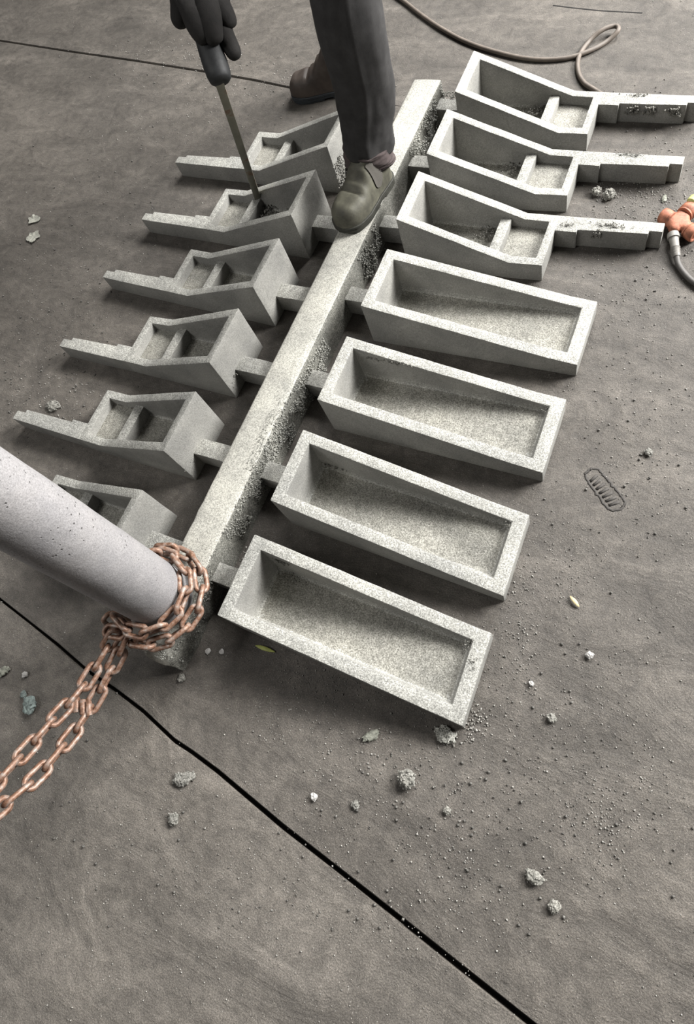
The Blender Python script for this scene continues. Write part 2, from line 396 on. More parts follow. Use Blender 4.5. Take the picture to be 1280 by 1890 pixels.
def tailed_trough(V4, tu, ou):
    """V4: x at inner end, kink, outer end, tail tip; tu: y of the tail-side edge there; ou: y of the other edge at the first three"""
    xi, xk, xo, xt = V4; d = 1 if ou[0] > tu[0] else -1; sx = 1 if xi > 0 else -1
    zi, z2 = 0.2111, 0.0719
    def zr(x):
        s = (x-xi)/(xk-xi); return zi+(z2-zi)*s if s < 1 else z2
    def E(u, x):
        if (x-xk)*sx < 0: return u[0]+(u[1]-u[0])*(x-xi)/(xk-xi)
        return u[1]+(u[2]-u[1])*(x-xk)/(xo-xk)
    fx = xi+sx*TH
    plan = [(x, E(tu, x)) for x in (xi, xk, xo)]+[(x, E(ou, x)) for x in (xo, xk, xi)]
    inx = (xi+sx*0.030, xk, xo-sx*0.026)
    inner = [(x, E(tu, x)+d*0.029) for x in inx]+[(x, E(ou, x)-d*0.029) for x in inx[::-1]]
    bm = open_box(plan, [zr(x) for x, _ in plan], inner, [zr(x) for x, _ in inner], 0.024, fil=0.010)
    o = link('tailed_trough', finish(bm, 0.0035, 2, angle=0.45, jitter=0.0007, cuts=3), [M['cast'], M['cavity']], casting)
    tag(o, 'tall trough with a steep rim, a cross rib and a stepped tail')
    # cross rib just inside the kink, and the raised floor of the small cell
    xa, xb = xk-sx*0.078, xk-sx*0.043
    bm = bmesh.new(); prism(bm, [(xa, E(tu, xa)+d*0.024), (xb, E(tu, xb)+d*0.024), (xb, E(ou, xb)-d*0.024), (xa, E(ou, xa)-d*0.024)], 0.015, z2)
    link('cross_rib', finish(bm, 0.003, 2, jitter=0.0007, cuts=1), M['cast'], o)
    xc = xo-sx*0.022
    bm = bmesh.new(); prism(bm, [(xb, E(tu, xb)+d*0.024), (xc, E(tu, xc)+d*0.024), (xc, E(ou, xc)-d*0.024), (xb, E(ou, xb)-d*0.024)], 0.012, 0.040)
    link('cell_floor', finish(bm, 0, jitter=0.0015, cuts=4), M['cavity'], o)
    # stepped tail in line with the tail-side wall
    T = lambda x: tu[2]+(tu[3]-tu[2])*(x-xo)/(xt-xo)
    x1, x2 = xo+sx*0.066, xt-sx*0.038
    w0, w1, w1b, w2 = 0.062, 0.052, 0.047, 0.035
    P = [(xo-sx*0.004, T(xo)), (xt, T(xt)), (xt, T(xt)+d*w2), (x2, T(x2)+d*w2), (x2, T(x2)+d*w1b), (x1, T(x1)+d*w1), (x1, T(x1)+d*w0), (xo-sx*0.004, T(xo)+d*w0)]
    bm = bmesh.new(); prism(bm, P, 0.0, z2-0.0006)
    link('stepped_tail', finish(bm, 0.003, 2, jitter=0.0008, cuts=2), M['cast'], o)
RB = [((0.174, 0.528, 0.630, 0.938), (1.416, 1.420, 1.421, 1.431), (1.206, 1.210, 1.216)),
      ((0.173, 0.528, 0.630, 0.939), (1.706, 1.708, 1.707, 1.709), (1.494, 1.501, 1.507)),
      ((0.171, 0.528, 0.624, 0.938), (2.003, 1.995, 1.991, 1.984), (1.791, 1.783, 1.786))]
LB = [((-0.199, -0.552, -0.653, -0.966), (-0.076, -0.080, -0.080, -0.081), (0.132, 0.123, 0.118)),
      ((-0.197, -0.548, -0.648, -0.967), (0.259, 0.254, 0.254, 0.254), (0.468, 0.454, 0.453)),
      ((-0.203, -0.551, -0.652, -0.964), (0.570, 0.572, 0.572, 0.570), (0.781, 0.775, 0.770)),
      ((-0.194, -0.548, -0.647, -0.965), (0.868, 0.881, 0.885, 0.896), (1.076, 1.084, 1.087)),
      ((-0.195, -0.549, -0.650, -0.955), (1.175, 1.184, 1.188, 1.194), (1.388, 1.397, 1.396)),
      ((-0.199, -0.550, -0.652, -0.968), (1.497, 1.501, 1.504, 1.508), (1.701, 1.709, 1.711))]
for a in RB+LB: tailed_trough(*a)
# ingates between runner and troughs
GATES = [(1, y) for y in (0.006, 0.333, 0.665, 0.998, 1.313, 1.600, 1.893)]+[(-1, y) for y in (0.024, 0.347, 0.660, 0.965, 1.280, 1.598)]
for sx, y in GATES:
    xa, xb = sx*0.050, sx*(0.180 if sx > 0 else 0.204)
    bm = bmesh.new(); prism(bm, [(xa, y-0.029), (xb, y-0.029), (xb, y+0.028), (xa, y+0.028)], 0.010, [0.082+random.uniform(-.003, .003) for _ in range(4)])
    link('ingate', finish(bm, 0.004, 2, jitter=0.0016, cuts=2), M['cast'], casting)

# ---------------------------------------------------------------- grains
OCT_V = [Vector(v) for v in ((1, 0, 0), (-1, 0, 0), (0, 1, 0), (0, -1, 0), (0, 0, 1), (0, 0, -1))]
OCT_F = [(0, 2, 4), (2, 1, 4), (1, 3, 4), (3, 0, 4), (2, 0, 5), (1, 2, 5), (3, 1, 5), (0, 3, 5)]
def grains(pts):
    V = []; F = []
    for p, r in pts:
        b = len(V); rot = Matrix.Rotation(random.uniform(0, 6.28), 3, 'Z')@Matrix.Rotation(random.uniform(0, 6.28), 3, 'X')
        for v in OCT_V: V.append(Vector(p)+rot@(v*r*random.uniform(0.6, 1.25)))
        F += [tuple(i+b for i in f) for f in OCT_F]
    return pyd(V, F, True)
def crust_line(segs):
    out = []
    for (y0, y1, x0, x1, z0, z1, n, r0, r1) in segs:
        for _ in range(n):
            y = random.uniform(y0, y1); t = random.random()
            if noise.noise((y*16, t*3, 5.0)) < -0.12: continue
            x = x0+(x1-x0)*t+random.gauss(0, 0.002); z = z0+(z1-z0)*t+random.gauss(0, 0.002)
            out.append(((x, y, z), random.uniform(r0, r1)))
    return out
seg = [(0.36, 0.66, 0.054, 0.060, 0.127, 0.012, 5200, 0.0010, 0.0036),
       (0.10, 0.36, 0.054, 0.060, 0.130, 0.03, 3000, 0.0009, 0.0028),
       (0.62, 0.80, 0.056, 0.066, 0.105, 0.010, 1300, 0.0014, 0.0036),
       (0.30, 0.55, 0.020, 0.056, 0.1315, 0.1315, 700, 0.0008, 0.0020),
       (-0.05, 0.10, -0.01, 0.054, 0.126, 0.126, 1500, 0.0008, 0.0026),
       (-0.262, -0.05, -0.045, 0.052, 0.113, 0.113, 3200, 0.0008, 0.0026),
       (-0.25, 0.0, 0.056, 0.060, 0.110, 0.03, 700, 0.0010, 0.0026),
       (1.10, 1.26, 0.056, 0.070, 0.120, 0.010, 900, 0.0018, 0.0046),
       (1.60, 1.95, 0.054, 0.066, 0.125, 0.030, 1500, 0.0016, 0.0042),
       (1.90, 1.95, 0.06, 0.15, 0.086, 0.086, 260, 0.0016, 0.0036)]
tag(link('sand_crust', grains(crust_line(seg)), M['slag'], casting), 'rough grey sand crust clinging to the runner', None, None, 'stuff')
# clinging lumps on tails, rims and in cavities
def blob_pts(c, sx, sy, n, r0=0.002, r1=0.005, h=0.008):
    return [((c[0]+random.gauss(0, sx), c[1]+random.gauss(0, sy), c[2]+random.uniform(0, h)), random.uniform(r0, r1)) for _ in range(n)]
pp = []
pp += blob_pts((0.78, 1.402, 0.073), 0.030, 0.006, 90, 0.001, 0.003, 0.003)+blob_pts((0.755, 1.376, 0.045), 0.008, 0.003, 60, 0.002, 0.005, 0.03)
pp += blob_pts((0.662, 1.385, 0.073), 0.010, 0.005, 30, 0.001, 0.003, 0.004)
pp += blob_pts((0.78, 1.700, 0.073), 0.02, 0.004, 60, 0.001, 0.003, 0.003)
for x in (0.735, 0.79, 0.865): pp += blob_pts((x, 1.932, 0.035), 0.010, 0.003, 70, 0.002, 0.0055, 0.03)
pp += blob_pts((0.74, 1.978, 0.073), 0.02, 0.004, 40, 0.001, 0.0035, 0.003)
pp += blob_pts((0.29, 0.742, 0.13), 0.038, 0.002, 150, 0.002, 0.0045, 0.014)+blob_pts((0.25, 0.405, 0.055), 0.02, 0.004, 50, 0.0015, 0.0035, 0.01)
pp += blob_pts((0.255, 0.083, 0.12), 0.010, 0.002, 50, 0.0015, 0.004, 0.02)+blob_pts((0.255, 0.065, 0.045), 0.02, 0.01, 60, 0.001, 0.0035, 0.006)
pp += blob_pts((0.775, 0.745, 0.045), 0.006, 0.010, 60, 0.0015, 0.0035, 0.015)+blob_pts((0.778, 0.388, 0.05), 0.006, 0.01, 50, 0.001, 0.003, 0.012)
pp += blob_pts((0.775, 0.058, 0.05), 0.008, 0.012, 60, 0.001, 0.003, 0.012)+blob_pts((0.795, 0.02, 0.063), 0.006, 0.008, 30, 0.001, 0.002, 0.001)
for y in (1.36, 1.655, 1.94): pp += blob_pts((0.42, y, 0.03), 0.03, 0.015, 90, 0.002, 0.005, 0.008)
for y in (0.42, 0.73, 1.04, 1.35): pp += blob_pts((-0.50, y, 0.045), 0.012, 0.012, 45, 0.0015, 0.004, 0.012)
pp += blob_pts((-0.44, 1.345, 0.03), 0.03, 0.03, 160, 0.002, 0.006, 0.016)
pp += blob_pts((-0.60, 0.435, 0.045), 0.02, 0.008, 30, 0.001, 0.003, 0.004)
for y in (0.30, 0.62, 0.93): pp += blob_pts((-0.199, y, 0.03), 0.003, 0.02, 40, 0.001, 0.003, 0.05)
pp += blob_pts((0.130, 0.07, 0.075), 0.006, 0.014, 60, 0.002, 0.005, 0.02)
pp += blob_pts((-0.198, 1.53, 0.03), 0.004, 0.016, 260, 0.002, 0.005, 0.10)
tag(link('clinging_sand', grains(pp), M['clod'], casting), 'crumbs of grey moulding sand stuck in corners', None, None, 'stuff')

# loose grit over the floor: past counting
pts = []
def onfloor(px, py, r): pts.append((at(px, py, r*0.5), r))
for (cx, cy, sx, sy, n, r0, r1) in ((575, 1255, 60, 45, 420, 0.0008, 0.0022), (590, 1330, 90, 50, 160, 0.001, 0.0026), (730, 1440, 110, 70, 260, 0.001, 0.003),
    (1110, 1520, 45, 45, 190, 0.001, 0.0028), (1130, 1440, 80, 60, 130, 0.001, 0.0025), (850, 1600, 60, 60, 170, 0.001, 0.0026), (1010, 1290, 110, 90, 260, 0.001, 0.0025),
    (1010, 1060, 60, 60, 220, 0.001, 0.0024), (150, 540, 90, 110, 420, 0.001, 0.0032), (90, 730, 60, 40, 160, 0.001, 0.0034), (330, 95, 60, 20, 140, 0.0012, 0.0035),
    (470, 150, 90, 20, 160, 0.0012, 0.0036), (1180, 350, 60, 45, 700, 0.001, 0.003), (1150, 480, 80, 60, 260, 0.001, 0.0026), (1180, 800, 60, 120, 220, 0.001, 0.003),
    (300, 1600, 200, 90, 200, 0.0008, 0.0026), (150, 1330, 80, 120, 110, 0.0008, 0.0024), (560, 1040, 40, 30, 120, 0.0006, 0.0016), (620, 1700, 200, 60, 150, 0.0008, 0.0026),
    (870, 1330, 20, 20, 120, 0.0012, 0.0035), (960, 1160, 20, 60, 120, 0.001, 0.003), (940, 350, 50, 15, 30, 0.001, 0.003), (330, 240, 90, 50, 160, 0.001, 0.0032)):
    for _ in range(n): onfloor(random.gauss(cx, sx), random.gauss(cy, sy), random.uniform(r0, r1)*random.uniform(0.7, 1.2))
for _ in range(2200): onfloor(random.uniform(-60, 1340), random.uniform(-60, 1890), random.uniform(0.0006, 0.0022))
tag(link('loose_grit', grains(pts), M['grit']), 'fine loose grey sand grit scattered over the floor plates', 'grit', None, 'stuff')

pts = []
for (cx, cy, sx, sy, n) in ((110, 560, 90, 110, 190), (90, 730, 60, 50, 90), (180, 380, 120, 60, 60), (420, 130, 140, 50, 90), (1180, 560, 70, 120, 50), (1150, 900, 90, 120, 50), (980, 1330, 120, 90, 70), (760, 1470, 130, 70, 60), (1060, 1560, 130, 70, 60), (620, 1640, 160, 50, 40), (200, 1560, 140, 80, 40), (120, 1000, 50, 40, 20), (1200, 210, 60, 40, 30)):
    for _ in range(n): onfloor(random.gauss(cx, sx), random.gauss(cy, sy), random.choice((0.002, 0.0025, 0.003, 0.0045)))
tag(link('sand_crumbs', grains(pts), M['crumb']), 'dark damp sand crumbs scattered over the floor plates', 'crumbs', None, 'stuff')

# boot print pressed in the sand at right of the second long trough
def ridge(path, r, n=6):
    V, F = tube_mesh(path, r, n); return [(v.x, v.y, max(0.0, v.z*0.55)) for v in V], F
VV = []; FF = []
def addp(path, r):
    V, F = ridge(path, r); b = len(VV); VV.extend(V); FF.extend(tuple(i+b for i in f) for f in F)
outl = [at(*p) for p in ((1079, 876), (1088, 866), (1106, 868), (1120, 885), (1140, 908), (1152, 925), (1147, 938), (1130, 942), (1118, 935), (1100, 912), (1086, 892), (1079, 876))]
addp([p+Vector((random.gauss(0, .0015), random.gauss(0, .0015), 0)) for p in spline(outl, 6)], 0.0036)
for k in range(7):                                       # straight tread bars across the sole
    t = 0.08+0.84*k/6; a = Vector(at(1099, 871)).lerp(at(1150, 930), t); b = Vector(at(1084, 886)).lerp(at(1124, 938), t)
    a, b = a.lerp(b, 0.10), a.lerp(b, 0.90); addp([a, a.lerp(b, 0.5), b], 0.0042)
link('boot_print', pyd(VV, FF, True), M['footprint'], floor)

# ---------------------------------------------------------------- single bits of debris
def clump(name, px, py, size, n, mat, label, cat, seedr=1.0, flat=0.6, group=None, ax=1.0, ang=0.0):
    """a crumbly lump: a knobbly core with grains pressed into it"""
    size *= 0.86; c = at(px, py, 0); bm = bmesh.new()
    bmesh.ops.create_icosphere(bm, subdivisions=3, radius=1.0)
    off = random.uniform(0, 50)
    ca, sa = math.cos(ang), math.sin(ang)
    for v in bm.verts:
        p = v.co.copy(); s = 1+0.42*noise.noise(p*1.7+Vector((off, 0, 0)))+0.22*noise.noise(p*4.5+Vector((0, off, 0)))+0.12*noise.noise(p*10)
        q = p*s; q.x *= ax; q.z *= flat
        q = Vector((q.x*ca-q.y*sa, q.x*sa+q.y*ca, q.z))
        v.co = q*size
    zmin = min(v.co.z for v in bm.verts)
    for v in bm.verts: v.co.z = max(v.co.z-zmin-0.15*size*flat, 0.0)
    surf = [v.co.copy() for v in bm.verts]
    for _ in range(int(n*1.8)):
        p = random.choice(surf); r = size*random.uniform(0.09, 0.22)*seedr
        mm = Matrix.Translation((p.x, p.y, max(p.z, r*0.5)))
        bmesh.ops.create_icosphere(bm, subdivisions=1, radius=r, matrix=mm@Matrix.Rotation(random.uniform(0, 3), 4, 'X'))
    bmesh.ops.translate(bm, verts=bm.verts, vec=c)
    return tag(link(name, finish(bm, smooth=False), mat), label, cat, group)
G = 'loose lumps on the floor'
clump('sand_clod', 752, 1438, 0.024, 40, M['clod'], 'largest round crumbly sand clod below the nearest long trough', 'clod', group=G)
clump('sand_clod', 1100, 358, 0.017, 26, M['clod'], 'left of the two crumbly clods lying between two stepped tails at right', 'clod', group=G, flat=0.8)
clump('sand_clod', 1123, 364, 0.021, 30, M['clod'], 'right of the two crumbly clods lying between two stepped tails at right', 'clod', group=G, flat=0.8)
clump('sand_clod', 1017, 1326, 0.012, 6, M['clod'], 'dark pointed clod right of the nearest long trough end', 'clod', group=G)
clump('sand_clod', 825, 1496, 0.010, 10, M['clod'], 'small crumbly clod right of and below the largest clod', 'clod', group=G)
clump('sand_clod', 985, 1618, 0.015, 16, M['clod'], 'knobbly clod pair on the floor near the bottom right joint', 'clod', group=G, ax=1.5)
clump('sand_clod', 1022, 1672, 0.014, 12, M['clod'], 'dark clod lowest on the right-hand floor', 'clod', group=G)
clump('sand_clod', 340, 1438, 0.018, 18, M['clod'], 'elongated flaky clod beside the dark floor joint, lower left', 'clod', group=G, ax=1.8, ang=0.7, flat=0.4)
clump('sand_clod', 322, 1512, 0.017, 14, M['clod'], 'low crumbly clod below the elongated flaky one', 'clod', group=G, flat=0.45)
clump('sand_clod', 656, 1486, 0.010, 8, M['clod'], 'little clod left of and below the largest clod', 'clod', group=G)
clump('sand_clod', 100, 750, 0.022, 34, M['clod'], 'broken clod behind the tail of the second tailed trough at left', 'clod', group=G, ax=1.5, flat=0.45)
clump('sand_clod', 336, 1252, 0.012, 12, M['clod'], 'flat clod just below the near end of the runner bar', 'clod', group=G, flat=0.4)
clump('sand_clod', 1196, 836, 0.012, 10, M['clod'], 'lone clod on the open floor at far right', 'clod', group=G)
clump('sand_clod', 822, 1356, 0.020, 40, M['slag'], 'dark crumbly clod under the outer corner of the nearest long trough', 'clod', group=G, flat=0.4, ax=1.4)
clump('slag_lump', 58, 1302, 0.022, 10, M['green_slag'], 'grey-green slag lump left of the rusty chain', 'slag', flat=0.6, ax=1.3, ang=2.2)
clump('slag_lump', 45, 1282, 0.011, 8, M['green_slag'], 'small dark slag lump behind the grey-green one left of the chain', 'slag', flat=0.6)
clump('pale_chip', 580, 1470, 0.010, 3, M['white_chip'], 'small white chip on the floor left of the largest clod', 'chip', flat=0.7)
clump('pale_chip', 48, 1246, 0.010, 3, M['white_chip'], 'pale chip above the grey-green slag lump', 'chip', flat=0.7)
clump('pale_chip', 1087, 1210, 0.010, 2, M['white_chip'], 'pale chip on the floor right of the nearest long trough', 'chip', flat=0.7)
clump('pale_chip', 980, 1262, 0.007, 2, M['white_chip'], 'tiny pale chip between the nearest trough end and the dark pointed clod', 'chip', flat=0.7)
clump('pale_chip', 384, 1202, 0.009, 0, M['white_chip'], 'flat white fleck right of the runner end, left of its pair', 'chip', flat=0.22)
clump('pale_chip', 409, 1203, 0.008, 0, M['white_chip'], 'flat white fleck right of the runner end, right of its pair', 'chip', flat=0.22)
clump('bark_flake', 8, 1240, 0.016, 4, M['bark'], 'brown bark flake at the left edge above the chain', 'bark', flat=0.4, ax=1.6, ang=0.8)
clump('bark_flake', 685, 1358, 0.012, 8, M['bark'], 'mossy grey bark flake below the nearest long trough', 'bark', flat=0.45, ax=2.3, ang=0.75)
clump('bark_flake', 1225, 368, 0.008, 2, M['bark'], 'small wood sliver above the orange cable splitter', 'bark', flat=0.5, ax=2.2, ang=1.6)
def leaf(px, py, px2, py2, w, mat, label):
    a, b = at(px, py), at(px2, py2); t = b-a; s = Vector((-t.y, t.x, 0)).normalized(); V = []; F = []; n = 9
    for i in range(n):
        u = i/(n-1); c = a+t*u+Vector((0, 0, 0.003+0.004*math.sin(u*3.1))); hw = w*(math.sin(math.pi*min(0.98, max(0.03, u)))**0.7)
        for k, q in ((-1, 0.002), (0, 0.0), (1, 0.002)): V.append(c+s*hw*k+Vector((0, 0, q)))
    m_ = len(V); V += [v-Vector((0, 0, 0.0012)) for v in V]
    for i in range(n-1):
        for k in range(2):
            f = (i*3+k, i*3+k+1, (i+1)*3+k+1, (i+1)*3+k); F.append(f); F.append(tuple(x+m_ for x in f[::-1]))
        for k in (0, 2):
            q = (i*3+k, (i+1)*3+k, (i+1)*3+k+m_, i*3+k+m_); F.append(q if k == 0 else q[::-1])
    tag(link('dry_leaf', pyd(V, F, True), mat), label, 'leaf')
leaf(472, 1192, 508, 1204, 0.0055, M['leaf_green'], 'thin yellow-green leaf in front of the nearest long trough')
leaf(1051, 1101, 1068, 1121, 0.005, M['leaf'], 'thin straw-yellow leaf on the floor right of the troughs')
def scrap(px, py, size, label):
    c = at(px, py, 0.003); V = [c]; n = 22
    for i in range(n):
        a = 6.283*i/n; r = size*(0.75+0.45*noise.noise((math.cos(a)*1.6+px, math.sin(a)*1.6, 2)))
        V.append(c+Vector((r*math.cos(a), r*0.8*math.sin(a), 0.004+0.006*noise.noise((a*2, px, 0)))))
    F = [(0, 1+i, 1+(i+1) % n) for i in range(n)]; b = len(V); V += [v-Vector((0, 0, 0.003)) for v in V]; F += [tuple(x+b for x in f[::-1]) for f in F]
    F += [(1+i, 1+i+b, 1+(i+1) % n+b, 1+(i+1) % n) for i in range(n)]
    tag(link('paper_scrap', pyd(V, F), M['paper']), label, 'scrap')
scrap(63, 405, 0.038, 'upper of the two pale torn scraps at the left edge')
scrap(62, 437, 0.046, 'lower, larger of the two pale torn scraps at the left edge')

# ---------------------------------------------------------------- rusty chain
chain = empty('rusty_chain', (SB.x, SB.y, RH))
tag(chain, 'rusty link chain looped round the sprue base, double strand leading off lower left', 'chain')
LL, LW, WR = 0.081, 0.044, 0.0070; PITCH = LL-4*WR
def link_mesh():
    V = []; F = []; n = 28; mseg = 8; r = LW/2-WR; h = LL/2-LW/2
    path = []
    for i in range(n):
        t = i/n
        if t < 0.5:
            a = -math.pi/2+math.pi*t*2; path.append((Vector((h+r*math.cos(a), r*math.sin(a), 0)), Vector((math.cos(a), math.sin(a), 0))))
        else:
            a = math.pi/2+math.pi*(t-0.5)*2; path.append((Vector((-h+r*math.cos(a), r*math.sin(a), 0)), Vector((math.cos(a), math.sin(a), 0))))
    for p, o in path:
        for k in range(mseg):
            b = 2*math.pi*k/mseg; V.append(p+WR*(math.cos(b)*o+math.sin(b)*Vector((0, 0, 1))))
    for i in range(n):
        for k in range(mseg):
            j = (i+1) % n; F.append((i*mseg+k, j*mseg+k, j*mseg+(k+1) % mseg, i*mseg+(k+1) % mseg))
    me = pyd(V, F, True); me.materials.append(M['rust']); return me
LINK = link_mesh()
def put_link(c, t, nrm, roll):
    t = t.normalized(); nn = (nrm-t*nrm.dot(t)).normalized(); b = nn.cross(t)
    q = math.cos(roll)*nn+math.sin(roll)*b; s = q.cross(t)
    mtx = Matrix((t, s, q)).transposed().to_4x4()
    o = bpy.data.objects.new('chain_link', LINK); COL.objects.link(o); o.parent = chain
    mtx.translation = Vector(c)-Vector(chain.location); o.matrix_basis = mtx
def run_chain(path, nrm, phase=0.0, rolls=(0.65, -0.92)):
    P = spline(path, 24); i = 0; cur = P[0]; k = 0; idx = 0
    while True:
        nxt = None
        while idx < len(P)-1:
            a, b = P[idx], P[idx+1]
            if (b-cur).length >= PITCH:
                lo, hi = 0.0, 1.0
                for _ in range(30):
                    md = (lo+hi)/2
                    if (a.lerp(b, md)-cur).length < PITCH: lo = md
                    else: hi = md
                nxt = a.lerp(b, hi); break
            idx += 1
        if nxt is None: return
        nn = nrm(cur.lerp(nxt, 0.5)) if callable(nrm) else nrm
        put_link(cur.lerp(nxt, 0.5), nxt-cur, nn, rolls[k % 2]+phase+random.uniform(-.12, .12)); k += 1; cur = nxt
radial = lambda p: Vector((p.x-SB.x, p.y-SB.y, 0.05))
def ring(R, z, a0, a1, dz=0.0, n=14):
    return [Vector((SB.x+R*math.cos(math.radians(a0+(a1-a0)*i/n)), SB.y+R*math.sin(math.radians(a0+(a1-a0)*i/n)), z+dz*i/n)) for i in range(n+1)]
KN = at(216, 1166, 0.185)
run_chain(ring(0.107, 0.205, 135, -142)+[KN+Vector((0.01, 0.0, 0))], radial)
run_chain(ring(0.131, 0.163, 120, -125)+[KN+Vector((0.02, -0.01, -0.03))], radial, 0.4)
put_link(at(213, 1166, 0.19), at(245, 1168, 0.19)-at(190, 1160, 0.19), Vector((0.2, -0.2, 1)), 0.25)
put_link(at(205, 1145, 0.15), Vector((0.1, 0.2, 1)), Vector((1, 0, 0)), 0.3)
put_link(at(222, 1140, 0.15), Vector((0.1, 0.2, 1)), Vector((1, 0, 0)), 1.1)
UPN = Vector((0.60, 0.12, 0.80))
run_chain([at(213, 1168, 0.19), at(192, 1204, 0.165), at(150, 1272, 0.18), at(100, 1327, 0.22), at(40, 1395, 0.27), at(-40, 1482, 0.35), at(-150, 1600, 0.48)], UPN, 0.0, (0.12, 1.50))
run_chain([at(236, 1172, 0.18), at(218, 1212, 0.15), at(182, 1280, 0.14), at(150, 1334, 0.16), at(105, 1392, 0.20), at(62, 1440, 0.24), at(0, 1492, 0.29), at(-70, 1552, 0.37), at(-160, 1640, 0.48)], UPN, 0.0, (1.42, 0.05))
# shackle joining the strand at mid length
bm = bmesh.new()
for k, (px, py) in enumerate(((140, 1302), (152, 1306), (163, 1308))):
    V, F = tube_mesh([at(px, py-13, 0.165), at(px+1, py, 0.168), at(px+2, py+13, 0.165)], 0.0105-0.001*k, 10)
    bm.from_mesh(pyd(V, F))
link('coupling', finish(bm, 0.002, 2), M['rust'], chain)

# ---------------------------------------------------------------- cables and splitter
cab = [(600, -90), (690, -35), (742, 0), (770, 22), (810, 50), (860, 77), (920, 97), (980, 109), (1040, 108), (1085, 95), (1120, 76), (1140, 56), (1134, 48), (1110, 56), (1085, 78), (1068, 104), (1066, 130), (1075, 150), (1092, 163)]
pth = [at(x, y, 0.009+(0.016 if 1095 < x < 1141 and y < 60 else 0)) for x, y in cab]
pth += [Vector((0.66, 2.035, 0.009)), Vector((0.80, 2.022, 0.009)), Vector((1.1, 2.04, 0.009)), Vector((1.7, 2.10, 0.009))]
V, F = tube_mesh(spline(pth, 8), 0.0085, 10)
tag(link('rubber_cable', pyd(V, F, True), M['cable']), 'brown-grey rubber cable curling over the floor beyond the troughs at right', 'cable')
# three-way orange splitter
SPZ = 0.028
sp = empty('cable_splitter', at(1246, 418, 0)); tag(sp, 'worn orange three-way cable splitter lying at the right edge', 'socket')
def lathe(a, b, prof, n=18):
    a, b = Vector(a), Vector(b); t = (b-a); L = t.length; t.normalize(); s = t.cross(Vector((0, 0, 1))).normalized(); u = s.cross(t); V = []; F = []
    for x, r in prof:
        for k in range(n):
            q = 2*math.pi*k/n; V.append(a+t*(x*L)+r*(math.cos(q)*s+math.sin(q)*u))
    for i in range(len(prof)-1):
        for k in range(n): F.append((i*n+k, i*n+(k+1) % n, (i+1)*n+(k+1) % n, (i+1)*n+k))
    F.append(tuple(range(n))[::-1]); F.append(tuple(range((len(prof)-1)*n, len(prof)*n)))
    return V, F
def part(name, vf, mat, parent):
    me = pyd(vf[0], vf[1], True); me.set_sharp_from_angle(angle=0.7); return link(name, me, mat, parent)
cen = at(1247, 410, SPZ)
# hub: a flattened skin joining the three arms
arms = [at(1231, 402, SPZ), at(1268, 391, SPZ), at(1274, 428, SPZ), at(1243, 430, SPZ)]
me = skin_mesh([cen]+arms, [(0, 1), (0, 2), (0, 3), (0, 4)], [(0.024, 0.021)]+[(0.019, 0.017)]*3+[(0.016, 0.016)], 0, 2)
link('hub', me, M['orange'], sp)
for a, r in ((arms[0], 0.024), (arms[1], 0.026), (arms[2], 0.024)):
    d = (a-cen).normalized(); vf = lathe(a-d*0.010, a+d*0.020, [(0, r*0.86), (0.15, r), (0.5, r*1.02), (0.9, r), (1.0, r*0.9), (1.0, r*0.72), (0.8, r*0.70)])
    so = part('socket_end', vf, M['orange'], sp)
    part('collar_ring', lathe(a-d*0.016, a-d*0.008, [(0, r*0.8), (0.2, r*0.97), (0.8, r*0.97), (1, r*0.8)]), M['orange'], so)
d = (arms[1]-cen).normalized()
tag(part('socket_cover', lathe(arms[1]+d*0.010+Vector((0, 0.010, 0.012)), arms[1]+d*0.034+Vector((0, 0.014, 0.018)), [(0, 0.014), (0.2, 0.019), (0.8, 0.018), (1, 0.012)]), M['yellow'], sp), 'pale yellow-green socket cover')
a, b = at(1241, 431, 0.028), at(1248, 474, 0.018)
gl = part('cable_gland', lathe(a, b, [(0, 0.016), (0.10, 0.0175), (0.22, 0.0175), (0.24, 0.014), (0.6, 0.012), (0.62, 0.014), (0.68, 0.0115), (0.70, 0.0135), (0.78, 0.011), (0.80, 0.0128), (0.88, 0.0105), (0.9, 0.012), (1, 0.010)]), M['gland'], sp)
V, F = tube_mesh(spline([b-(b-a)*0.06, at(1251, 487, 0.012), at(1262, 504, 0.010), at(1280, 521, 0.010), at(1310, 536, 0.010), at(1370, 548, 0.010)], 8), 0.0088, 10)
link('lead', pyd(V, F, True), M['cable_dark'], sp)

# ---------------------------------------------------------------- pry bar
TIP = at(478, 374, 0.036); TOPZ = 0.70; HAND = at(403, 148, TOPZ)
bd = (HAND-TIP).normalized()
bar = empty('pry_bar', TIP); tag(bar, 'long flat steel pry bar with black grip prising inside a left trough', 'bar')
D = (HAND-CAM).dot(FWD); PX = D/FPX           # metres per pixel at the hand
s1 = bd.cross(FWD).normalized(); s2 = s1.cross(bd).normalized()
bm = bmesh.new(); rings = []
for t, wx, wy in ((0.0, 0.013, 0.0015), (0.05, 0.0125, 0.006), (0.3, 0.0118, 0.007), (0.7, 0.0118, 0.007), (0.985, 0.0118, 0.007), (1.0, 0.0118, 0.008)):
    c = TIP.lerp(HAND+bd*0.006, t); rings.append([bm.verts.new(c+s1*(sx*wx)+s2*(sy*wy)) for sx, sy in ((-1, -1), (1, -1), (1, 1), (-1, 1))])
for A, B in zip(rings, rings[1:]):
    for i in range(4): bm.faces.new((A[i], A[(i+1) % 4], B[(i+1) % 4], B[i]))
bm.faces.new(rings[0][::-1]); bm.faces.new(rings[-1])
link('blade', finish(bm, 0.002, 2), M['bar'], bar)
ga, gb = atd(409, 152, D), atd(352, -6, D-0.02)
part('grip', lathe(ga, gb, [(0.0, 0.010), (0.005, 0.024), (0.03, 0.030), (0.10, 0.0335), (0.22, 0.0345), (0.36, 0.033), (0.5, 0.030), (0.8, 0.028), (0.97, 0.027), (1.0, 0.018)], 20), M['grip'], bar)

